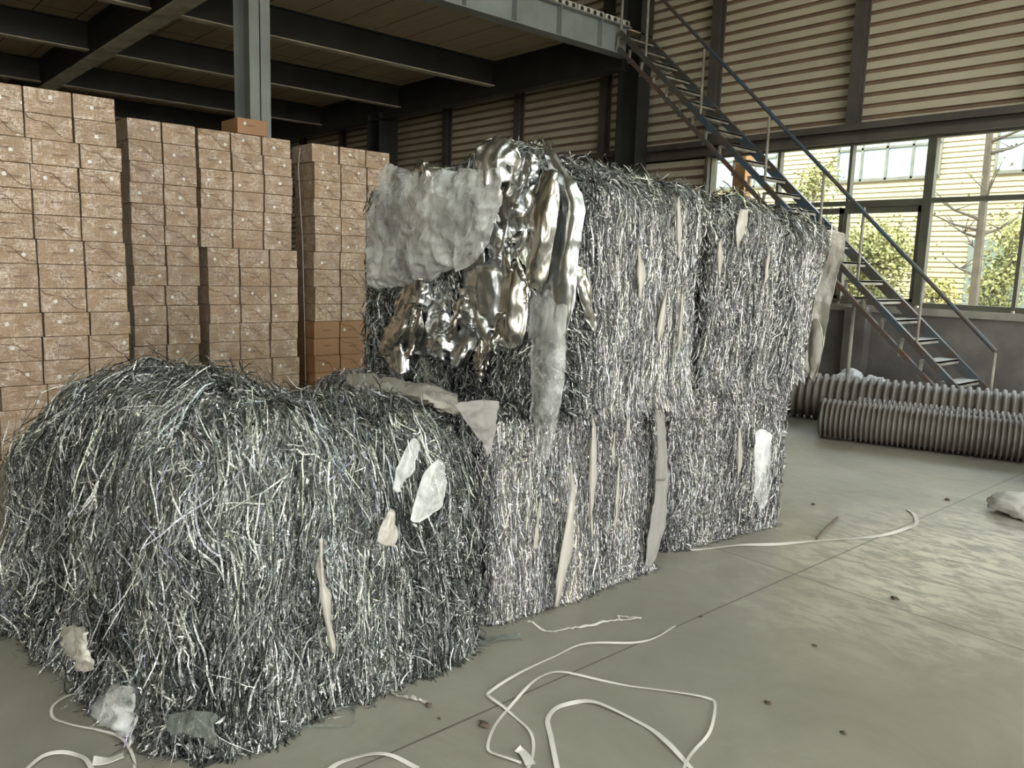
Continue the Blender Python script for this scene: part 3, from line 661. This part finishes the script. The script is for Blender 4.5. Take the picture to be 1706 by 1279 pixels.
def spline_grid(C, su, sv):
    """uniform cubic B-spline-ish (Catmull-Rom) upsample of control grid C (m,n,3)"""
    def up(A, k):
        m = A.shape[0]; out = []
        for i in range(m-1):
            p0, p1, p2, p3 = A[max(i-1, 0)], A[i], A[i+1], A[min(i+2, m-1)]
            for j in range(k):
                t = j/k; out.append(.5*(2*p1+(p2-p0)*t+(2*p0-5*p1+4*p2-p3)*t*t+(-p0+3*p1-3*p2+p3)*t**3))
        out.append(A[-1]); return np.array(out)
    return up(up(C, su).transpose(1, 0, 2), sv).transpose(1, 0, 2)
def patch(name, grid, mat, parent, b, axis='X', val=-2.49, amp=.012, freq=14, seed=0, res=10, edge=.3, label=None, aniso=(1,1,1)):
    """a crumpled sheet hung on a bale; grid rows of (px, py, offset) on the plane axis=val"""
    fn = {'X': onx, 'Y': ony, 'Z': onz}[axis]
    C = np.array([[fn(g[0], g[1], val+(g[2] if len(g) > 2 else 0)) for g in row] for row in grid])
    G = spline_grid(C, res, res); m, n = G.shape[:2]
    gu = np.gradient(G, axis=0); gv = np.gradient(G, axis=1); N_ = nrm(np.cross(gu, gv))
    q = G*np.array(aniso)
    d = amp*(1-2*np.abs(noise(q, freq, seed)))+.6*amp*(1-2*np.abs(noise(q, freq*2.3, seed+3)))+.8*amp*noise(q, freq*.45, seed+6)+.3*amp*noise(q, freq*5, seed+8)
    sgn = {'X': np.array([1,0,0]), 'Y': np.array([0,-1,0]), 'Z': np.array([0,0,1])}[axis]
    N_ = N_*np.sign((N_*sgn).sum(-1, keepdims=True)+1e-9); G = G+N_*d[..., None]
    # ragged rim
    rag = nvec(G, 30, seed+50)*.012*edge+nvec(G, 7, seed+51)*.03*edge
    msk = np.zeros((m, n, 1)); msk[0] = msk[-1] = 1; msk[:, 0] = msk[:, -1] = 1; G = G+rag*msk
    i = np.arange(m*n).reshape(m, n); f = np.stack([i[:-1,:-1], i[1:,:-1], i[1:,1:], i[:-1,1:]], -1).reshape(-1, 4)
    if axis != 'Z': G[..., 2] = np.maximum(G[..., 2], .005)
    o = np_mesh(name, G.reshape(-1, 3), f, mat, parent, smooth=True)
    sm = o.modifiers.new('thick', 'SOLIDIFY'); sm.thickness = .0012
    fixpar(o, b)
    if label: o['label'] = label
    return o
def sliver(path, wid, mat, parent, b, **k):
    """narrow torn strip: path of pixels with a half width in pixels"""
    g = [[(x-w, y, 0), (x, y+w*.2, .012), (x+w, y, 0)] for (x, y), w in zip(path, wid)]
    return patch(k.pop('name', 'white_film_piece'), g, mat, parent, b, res=5, **k)

near = Bale([(-4.15,.50,0), (-2.36,.83,0), (-2.5,2.12,0), (-4.3,2.16,0)],
            [(-4.10,.74,.80), (-2.52,.95,.98), (-2.58,2.10,.93), (-4.2,2.2,.90)], r=.24, lump=.062, seed=3,
            extra=lambda w: .21*np.exp(-((w[:,0]+3.45)**2/.5+(w[:,1]-1.02)**2/.22)))
lowA = Bale([(-4.3,2.22,0), (-2.58,2.2,0), (-2.60,3.43,0), (-4.3,3.45,0)],
            [(-4.3,2.24,.93), (-2.66,2.22,.93), (-2.66,3.46,.92), (-4.3,3.45,.92)], r=.12, lump=.025, seed=5)
lowB = Bale([(-4.3,3.62,0), (-2.70,3.62,0), (-2.60,4.66,0), (-4.3,4.7,0)],
            [(-4.3,3.5,1.0), (-2.67,3.54,.97), (-2.62,4.78,.97), (-4.3,4.8,1.0)], r=.10, lump=.03, seed=6)
upA = Bale([(-4.3,2.62,.95), (-2.51,2.58,.95), (-2.50,3.55,.95), (-4.3,3.58,.95)],
           [(-4.25,2.60,2.06), (-2.58,2.55,2.02), (-2.56,3.62,2.0), (-4.25,3.62,2.02)], r=.13, lump=.035, seed=7,
           extra=lambda w: .12*np.exp(-((w[:,0]+3.05)**2/.12+(w[:,1]-2.75)**2/.15)))
upB = Bale([(-4.3,3.62,.98), (-2.52,3.60,1.0), (-2.52,4.70,1.0), (-4.3,4.7,1.0)],
           [(-4.25,3.66,1.98), (-2.54,3.68,1.97), (-2.50,4.90,1.90), (-4.25,4.9,1.92)], r=.16, lump=.035, seed=8,
           extra=lambda w: .06*np.exp(-((w[:,1]-4.0)**2/.03)))
def finish(b, label, parts):
    r = bale_root(b, label)
    fixpar(b.core('packed_core', r), b)
    for kw in parts: fixpar(b.strips(parent=r, **kw), b)
    return r
FS = 'shredded_strips'
def td_near(w, u):   # loose strips combed from the ridge over both edges
    return np.stack([.55+1.2*u[:,0]**3+.3*u[:,1], -.75+.75*u[:,0]+.9*u[:,1]**3, 0*u[:,0]], -1)
def recipe(m, nf, nl, nk, fc, skirt='out', wide=1., wand=.27, topn=0, td=None, dark=0):
    L = [dict(name=FS, mat=m, N=nf, faces=fc, seg=.011, nseg=7, width=(.0028*wide,.0058*wide), wander=wand, twist=.9, lift=(0,.02), fly=.03, flyp=.06, seed=1, kink=.25, skirt=skirt, topdir=td),
         dict(name='hanging_strips', mat=M_STRIP, N=nl, faces={k: v for k, v in fc.items() if k in ('x+', 'y+')}, seg=.022, nseg=16, width=(.003*wide,.0065*wide), wander=.14, twist=.45, lift=(.002,.024), fly=.03, flyp=.05, seed=2, skirt=skirt, topdir=td),
         dict(name='glinting_flakes', mat=M_STRIP, N=nk, faces=fc, seg=.009, nseg=3, width=(.004*wide,.009*wide), wander=.9, twist=1.0, lift=(.006,.03), fly=.02, flyp=.2, seed=4, skirt=skirt, topdir=td)]
    if topn: L.append(dict(name='loose_top_strips', mat=M_STRIP_D, N=topn, faces={'z+': 1, 'y-': .12, 'y+': .12}, seg=.016, nseg=10, width=(.003,.008), wander=.7, twist=.5, lift=(0,.04), fly=.08, flyp=.35, seed=3, kink=.2))
    return L
rn = finish(near, 'nearest foil bale, a rounded heap of loose dark silver shreds at lower left', [
    dict(name=FS, mat=M_STRIP_D, N=52000, faces={'x+': 1.7, 'y-': 1.5, 'z+': 1.3, 'x-': .3, 'y+': .15}, seg=.011, nseg=7, width=(.0026,.006), wander=.55, twist=.7, lift=(0,.03), fly=.05, flyp=.12, topdir=td_near, seed=1, kink=.2),
    dict(name='long_loose_strips', mat=M_STRIP_D, N=5600, faces={'x+': .6, 'y-': 1.7, 'z+': 1.6, 'x-': .3}, seg=.026, nseg=10, width=(.003,.007), wander=.62, twist=.3, lift=(.015,.05), fly=.10, flyp=.25, topdir=td_near, seed=2, jit=.0012, kink=.10),
    dict(name='hanging_strips', mat=M_STRIP_D, N=5600, faces={'x+': 2.0, 'y-': .35}, seg=.022, nseg=18, width=(.0026,.006), wander=.12, twist=.35, lift=(.005,.028), fly=.04, flyp=.05, topdir=td_near, seed=3, jit=.002, kink=.05),
    dict(name='glinting_flakes', mat=M_STRIP, N=12000, faces={'x+': 1.2, 'y-': 1.4, 'z+': 1.2, 'x-': .3}, seg=.010, nseg=3, width=(.005,.011), wander=1.1, twist=1.0, lift=(.01,.04), fly=.03, flyp=.25, topdir=td_near, seed=4)])
rA = finish(lowA, 'middle foil bale standing on the floor, carrying the crumpled film-covered bale', recipe(M_STRIP, 26000, 3200, 5000, {'x+': 2.2, 'y-': .5, 'z+': .35}))
rB = finish(lowB, 'lower foil bale at the right end of the row, on the floor', recipe(M_STRIP, 28000, 3200, 7000, {'x+': 2.0, 'y+': .5, 'y-': .3, 'z+': .1}, wide=1.1, wand=.36))
rC = finish(upA, 'upper foil bale with plastic film and foil sheets crumpled over its near end', recipe(M_STRIP, 46000, 4200, 8000, {'x+': 1.8, 'y-': 1.1, 'z+': .9, 'x-': .2}, skirt='down', topn=4500)+[
    dict(name='swirled_strips', mat=M_STRIP_D, N=9000, faces={'y-': 1}, seg=.014, nseg=10, width=(.004,.009), wander=1.0, twist=.7, lift=(.0,.065), fly=.06, flyp=.2, seed=5, kink=.1, skirt='down')])
rD = finish(upB, 'upper foil bale at the right end of the row, beside the hanging beige sheet', recipe(M_STRIP, 40000, 3600, 9000, {'x+': 1.9, 'y+': .7, 'z+': .8, 'y-': .4}, skirt='down', wand=.33, topn=3800))

# sheets caught in the bales
patch('milky_plastic_film', [[(648,272,.03),(700,287,-.02),(765,284,-.02),(838,280,-.04)], [(618,335,0),(690,345,-.06),(770,350,-.08),(838,335,-.04)],
      [(606,410,0),(680,400,-.05),(750,398,-.08),(812,380,-.06)], [(612,455,.0),(650,450,-.04),(700,442,-.05),(765,440,-.02)], [(622,478,.02),(645,480,0),(665,478,0),(690,470,.02)]], M_FILM, rC, upA, 'Y', 2.47, amp=.02, freq=9, seed=2, res=16, label='milky translucent plastic film')
patch('milky_plastic_film', [[(765,400,0),(800,375,0),(828,350,0)], [(758,430,-.02),(790,408,-.03),(826,372,0)], [(762,450,0),(792,436,0),(822,392,0)]], M_FILM, rC, upA, 'Y', 2.42, amp=.01, seed=4, label='milky translucent plastic film')
patch('silver_foil_sheet', [[(906,243,.0),(911,243,0),(916,248,0)], [(918,290,0),(935,285,-.02),(955,300,0)], [(930,335,.02),(950,330,-.04),(974,345,0)], [(926,370,.02),(948,372,-.04),(970,375,0)],
      [(918,430,.02),(942,430,-.03),(962,425,0)], [(905,500,.02),(930,500,-.02),(957,495,0)], [(896,560,.02),(920,570,-.01),(946,560,0)]], M_FOIL, rC, upA, 'Y', 2.50, amp=.008, freq=7, seed=6, res=12, label='smooth mirror-like foil sheet')
patch('silver_foil_sheet', [[(798,262,0),(812,238,0),(840,234,0),(862,250,0)], [(795,290,0),(815,270,-.05),(842,262,-.05),(868,270,0)], [(800,330,0),(820,310,-.04),(845,300,-.03),(862,300,0)]], M_FOIL, rC, upA, 'Y', 2.50, amp=.02, aniso=(1,1,.35), freq=11, seed=8, res=14, label='crumpled foil')
patch('bronze_foil_sheet', [[(905,290,0),(925,285,0),(932,330,0)], [(885,350,0),(910,350,-.05),(930,360,0)], [(880,400,0),(900,405,-.05),(925,400,0)], [(882,440,0),(895,440,-.03),(915,450,0)], [(885,480,0),(895,480,0),(905,500,0)]], M_FOILB, rC, upA, 'Y', 2.46, amp=.013, aniso=(1,1,.35), freq=10, seed=9, res=12, label='crumpled bronze-tinted foil')
patch('silver_foil_sheet', [[(772,425,0),(800,420,0),(850,425,0)], [(765,460,0),(805,455,-.05),(852,460,0)], [(765,500,0),(800,500,-.04),(842,500,0)], [(770,545,0),(800,545,-.02),(835,540,0)]], M_FOIL, rC, upA, 'Y', 2.49, amp=.02, aniso=(1,1,.5), freq=8, seed=10, res=14, label='dark reflecting foil folded flat')
patch('silver_foil_sheet', [[(838,400,0),(862,380,0),(885,400,0)], [(835,460,0),(858,450,-.05),(880,460,0)], [(832,520,0),(852,520,-.05),(880,530,0)], [(830,570,0),(850,580,-.02),(870,575,0)]], M_FOILB, rC, upA, 'Y', 2.48, amp=.014, aniso=(1,1,.35), freq=10, seed=11, res=14, label='crumpled foil sheet')
patch('silver_foil_sheet', [[(680,300,0),(740,330,0),(800,310,0)], [(670,380,0),(730,400,-.02),(790,370,0)], [(668,430,0),(730,450,0),(770,440,0)]], M_FOIL, rC, upA, 'Y', 2.52, amp=.018, aniso=(1,1,.5), freq=13, seed=12, res=16, label='crumpled foil under the film')
patch('silver_foil_sheet', [[(665,480,0),(720,470,0),(755,470,0)], [(660,540,0),(710,540,-.03),(750,540,0)], [(672,580,0),(710,590,0),(745,585,0)]], M_FOIL, rC, upA, 'Y', 2.53, amp=.016, aniso=(1,.6,.5), freq=15, seed=13, res=16, label='crumpled foil sheet')
patch('milky_plastic_film', [[(880,480,0),(915,490,0),(950,500,0)], [(884,560,0),(915,560,-.03),(945,560,0)], [(886,640,0),(912,650,-.03),(940,640,0)], [(888,700,0),(908,720,-.02),(925,715,0)], [(893,760,0),(904,770,0),(915,762,0)]], M_FILM, rC, upA, 'Y', 2.50, amp=.012, freq=8, seed=14, res=14, label='grey translucent film hanging over the corner')
patch('foil_flap', [[(955,440,0),(970,450,0),(975,470,0)], [(962,480,0),(978,500,.02),(990,520,0)], [(975,530,0),(985,545,0),(994,560,0)]], M_FOILB, rC, upA, 'X', -2.50, amp=.012, seed=15)
for k, (pth, wd, z) in enumerate([([(1128,330),(1130,380),(1127,430)], [2,4,1], 0), ([(1062,410),(1066,450),(1064,500)], [1,5,2], 0), ([(1110,480),(1103,530),(1095,570)], [1,6,2], 0), ([(1238,350),(1234,380),(1226,415)], [4,7,1], 1), ([(1280,415),(1277,440),(1272,470)], [1,3,1], 1), ([(1197,400),(1199,430),(1196,465)], [2,5,1], 1), ([(1136,480),(1134,540),(1128,590)], [1,4,1], 0)]):
    sliver(pth, wd, M_WHITE, (rC, rD)[z], (upA, upB)[z], val=-2.475, amp=.006, seed=60+k)
# crumpled scraps of foil packed into the near end
rs = random.Random(21)
for k in range(34):
    cx = rs.uniform(660, 885); cy = rs.uniform(285, 610)
    if cx < 800 and cy < 420 and rs.random() < .8: cy = rs.uniform(470, 610)
    ww = rs.uniform(9, 24); hh_ = rs.uniform(18, 55); sl = rs.uniform(-.5, .5); g = []
    for q in range(4):
        y_ = cy-hh_+2*hh_*q/3; w_ = ww*(.5, 1, .9, .35)[q]; x_ = cx+sl*(y_-cy)
        g.append([(x_-w_, y_+rs.uniform(-4, 4), 0), (x_, y_, rs.uniform(-.06, -.02)), (x_+w_, y_+rs.uniform(-4, 4), 0)])
    patch('foil_scrap', g, (M_FOIL, M_FOIL, M_FOILB)[k % 3], rC, upA, 'Y', 2.50-.02*rs.random(), amp=.012, freq=rs.uniform(12, 22), seed=200+k, res=9, aniso=(1, 1, rs.uniform(.4, .9)))
# ledge in front of the upper bale
patch('white_film_piece', [[(590,625,0),(640,632,.03),(700,645,.02),(760,665,0)], [(578,640,0),(640,650,.03),(700,662,.04),(765,680,0)], [(600,650,0),(650,664,.0),(710,678,.0),(770,698,0)]], M_WHITE, rA, lowA, 'Z', .965, amp=.02, seed=20, label='pale film lying on the ledge')
patch('white_film_piece', [[(755,672,0),(790,665,.0),(830,668,0)], [(775,700,0),(800,700,.02),(826,700,0)], [(798,730,0),(806,738,0),(818,735,0)], [(808,755,0),(811,758,0),(814,755,0)]], M_CARD, rA, lowA, 'X', -2.47, amp=.012, seed=21, label='beige sheet folded over the top edge')
for k, (pth, wd) in enumerate([([(952,770),(953,840),(940,930),(926,1008)], [1,6,7,3]), ([(985,690),(988,740),(986,820),(984,900)], [2,4,4,1]), ([(1030,760),(1028,810),(1021,880)], [1,3,1]), ([(900,830),(893,880),(889,915)], [1,2,4]), ([(1045,690),(1043,730)], [1,2]), ([(1022,720),(1019,750),(1020,770)], [1,2,1])]):
    sliver(pth, wd, M_WHITE, rA, lowA, val=-2.53, amp=.006, seed=70+k)
patch('grey_board', [[(1094,790,0),(1104,788,0),(1112,790,0)], [(1086,850,0),(1098,850,.01),(1108,850,0)], [(1076,905,0),(1088,906,.01),(1100,905,0)], [(1074,942,0),(1079,943,0),(1084,943,0)]], M_CARD, rA, lowA, 'X', -2.55, amp=.004, seed=24, label='flat grey board leaning in the gap')
patch('grey_board', [[(1092,680,0),(1100,680,0),(1106,684,0)], [(1094,720,0),(1101,720,.01),(1108,720,0)], [(1092,800,0),(1101,800,.01),(1110,800,0)]], M_CARD, rA, lowA, 'X', -2.54, amp=.006, seed=25)
patch('milky_plastic_film', [[(1258,720,0),(1270,715,0),(1285,722,0)], [(1256,770,0),(1270,770,.02),(1284,770,0)], [(1256,815,0),(1268,820,.02),(1280,815,0)], [(1262,842,0),(1268,848,0),(1275,842,0)]], M_FILM, rB, lowB, 'X', -2.50, amp=.008, seed=26)
sliver([(1231,715),(1232,760),(1228,800)], [2,4,1], M_WHITE, rB, lowB, val=-2.53, amp=.004, seed=27)
# near bale
sliver([(534,895),(537,960),(545,1020),(556,1085)], [2,4,7,3], M_WHITE, rn, near, val=-2.37, amp=.006, seed=30)
patch('white_film_piece', [[(645,850,0),(652,846,0),(658,862,0)], [(634,880,0),(648,880,.02),(661,885,0)], [(625,900,0),(640,908,.0),(657,913,0)]], M_WHITE, rn, near, 'X', -2.40, amp=.008, seed=31, label='white torn film corner')
patch('white_film_piece', [[(726,765,0),(736,775,0),(742,800,0)], [(705,790,0),(722,805,.02),(740,825,0)], [(690,835,0),(708,845,.02),(732,845,0)], [(684,865,0),(695,868,0),(706,865,0)]], M_FILM, rn, near, 'X', -2.44, amp=.008, seed=32, label='pale leaf-shaped film fold')
patch('white_film_piece', [[(680,738,0),(688,730,0),(696,740,0)], [(664,780,0),(676,780,.02),(688,770,0)], [(656,815,0),(662,820,0),(670,810,0)]], M_FILM, rn, near, 'X', -2.43, amp=.01, seed=33)
patch('white_film_piece', [[(110,1045,0),(135,1040,0),(155,1050,0)], [(112,1075,0),(135,1075,0),(155,1085,0)], [(135,1110,0),(150,1112,0),(165,1110,0)]], M_WHITE, rn, near, 'Y', .62, amp=.02, seed=34, label='dirty white film at the bale foot')
patch('clear_film', [[(160,1140,0),(195,1135,0),(235,1150,0)], [(150,1175,0),(190,1175,-.03),(235,1190,0)], [(170,1215,0),(200,1215,-.03),(235,1230,0)]], M_FILM, rn, near, 'Y', .74, amp=.03, freq=12, seed=35)
patch('clear_film', [[(290,1190,0),(330,1180,0),(370,1200,0)], [(285,1225,0),(330,1220,.0),(375,1240,0)]], M_FILMG, rn, near, 'Y', .80, amp=.02, freq=12, seed=36)
# beige sheet hanging behind the right end
bs = empty('hanging_sheet', tuple(upB.base)); tag(bs, 'beige sheet of wrapping hanging down the right end of the upper right bale', 'sheet')
patch('upper_sheet', [[(1362,384,-.10),(1385,382,-.04),(1406,390,.02)], [(1360,430,0),(1388,430,.04),(1406,425,.05)], [(1356,490,0),(1374,490,.03),(1392,480,.04)], [(1350,540,0),(1364,545,.03),(1380,540,.04)], [(1338,610,0),(1346,625,.02),(1356,640,.02)]], M_WHITE, bs, upB, 'Y', 4.98, amp=.012, freq=8, seed=40, res=12)
patch('lower_flap', [[(1352,534,0),(1362,530,0),(1370,545,0)], [(1345,570,0),(1358,570,-.02),(1372,580,0)], [(1348,610,0),(1354,620,0),(1362,612,0)]], M_WHITE, bs, upB, 'Y', 4.90, amp=.008, freq=8, seed=41, res=10)

# ------------------------------------------------------------------ outside
gr = MB().box(-60, 60, YB+.45, 60, -.35, -.25).box(XR+.2, 60, -60, YB+.45, -.35, -.25).box(-60, XR+.2, -60, YF-.3, -.35, -.25).build('yard_ground', M_GROUND); struct(gr)
FY = 22.0
fb = empty('neighbouring_building', (-8, FY, -.25)); tag(fb, 'pale ribbed factory hall seen through the windows, with a band of high windows', 'building')
def fpart(mb, name, mat, parent=fb):
    o = mb.build(name, mat, parent)
    if parent is fb: o.location = (8, -FY, .25)
    return o
fw = MB(); ribbed(fw, -40, 10, .9, 9.0, FY, pitch=.13, d=.03); fw.box(-40, 10, FY+.06, FY+8, -.25, 9.0); fpart(fw, 'ribbed_wall', M_FACADE)
fpart(MB().box(-40, 10, FY-.08, FY+.02, -.25, .9), 'plinth', dirty('pink_plinth', lin(140,116,98), lin(130,116,90), .8, 1))
for x0, x1 in ((-24.5, -20), (-17.5, -13.2), (-11.3, -8.6), (-7.3, -4.2), (-1.5, 2)):
    f = fpart(MB().box(x0, x1, FY-.05, FY+.02, 4.18, 4.26).box(x0, x1, FY-.05, FY+.02, 5.85, 5.95).box(x0, x1, FY-.05, FY+.02, 5.02, 5.08), 'high_window', M_FRAME)
    n_ = int(round((x1-x0)/.68)); g_ = MB()
    for q in range(n_+1):
        xx = x0+(x1-x0)*q/n_; g_.box(xx-.03, xx+.03, FY-.05, FY+.02, 4.2, 5.9)
    g_.build('mullions', M_FRAME, f); MB().box(x0, x1, FY-.02, FY-.01, 4.2, 5.9).build('pane', M_SKYGL, f)
fpart(MB().box(-7.7, -5.2, FY-.05, FY, -.25, 2.62), 'grey_door', M_DARKGL)
def tree(base, height, crown, mat, label, seed, nleaf=1600, trunk=.07, leaf=.05):
    rnd = random.Random(seed); R = np.random.default_rng(seed); b = Vector(base)
    r = empty('tree', tuple(base)); tag(r, label, 'tree')
    m = MB(); topz = height; m.tube([(0,0,0), (rnd.uniform(-.1,.1),0,topz*.5), (rnd.uniform(-.15,.15),0,topz)], [trunk, trunk*.75, trunk*.35], 8)
    tips = []
    for k in range(14):
        z = topz*rnd.uniform(.3, .95); a = rnd.uniform(0, 6.28); L = crown[0]*rnd.uniform(.5, 1)
        e = Vector((math.cos(a)*L, math.sin(a)*L*.7, z+rnd.uniform(.2, .6)*L)); mid = Vector((e.x*.5, e.y*.5, z+.35*(e.z-z)))
        m.tube([(0,0,z), mid, e], [trunk*.35, trunk*.2, trunk*.08], 5); tips.append(e)
        for q in range(3):
            e2 = mid+Vector((rnd.uniform(-1,1), rnd.uniform(-1,1), rnd.uniform(0,1)))*L*.5; m.tube([mid, e2], [trunk*.15, trunk*.05], 4); tips.append(e2)
    m.build('trunk', M_BARK, r)
    if nleaf:
        T = np.array([list(t) for t in tips]); c = T[R.integers(0, len(T), nleaf)]+R.normal(0, crown[1], (nleaf, 3))
        c[:, 2] = np.maximum(c[:, 2], .15)
        a = nrm(R.normal(size=(nleaf, 3)))*leaf; bb = nrm(np.cross(a, R.normal(size=(nleaf, 3))))*leaf*.55
        V = np.stack([c-a, c+bb, c+a, c-bb], 1).reshape(-1, 3); o = np_mesh('foliage', V, np.arange(nleaf*4).reshape(-1, 4), mat, r)
    return r
tree((-8.15, 18.0, -.25), 2.7, (.7, .25), M_LEAF, 'round leafy green tree outside, behind the stair handrail', 1, 7000)
tree((-9.15, 16.6, -.25), 4.1, (.5, .16), M_LEAF, 'taller loose-leaved tree outside, left of the neighbouring high window', 2, 3200)
tree((-5.7, 18.5, -.25), 3.0, (.5, .2), M_LEAF, 'slim young tree outside at the far right pane', 3, 3000)
tree((-7.0, 18.5, -.25), 1.6, (.35, .15), M_LEAFY, 'small yellow-green bush outside, low in the right pane', 4, 2200)
tree((-7.9, 14.9, -.25), 1.7, (.4, .15), M_LEAFY, 'low yellow shrub outside between stair and thick mullion', 5, 3000)
tree((-10.6, 15.8, -.25), 3.7, (.5, .25), M_LEAF, 'dense leafy tree outside near the left window jamb', 6, 5000)
tree((-5.0, 14.8, -.25), 6.4, (1.1, .1), M_LEAF, 'bare thin trunk outside with drooping twigs, in the right window bay', 7, 160, trunk=.09, leaf=.04)
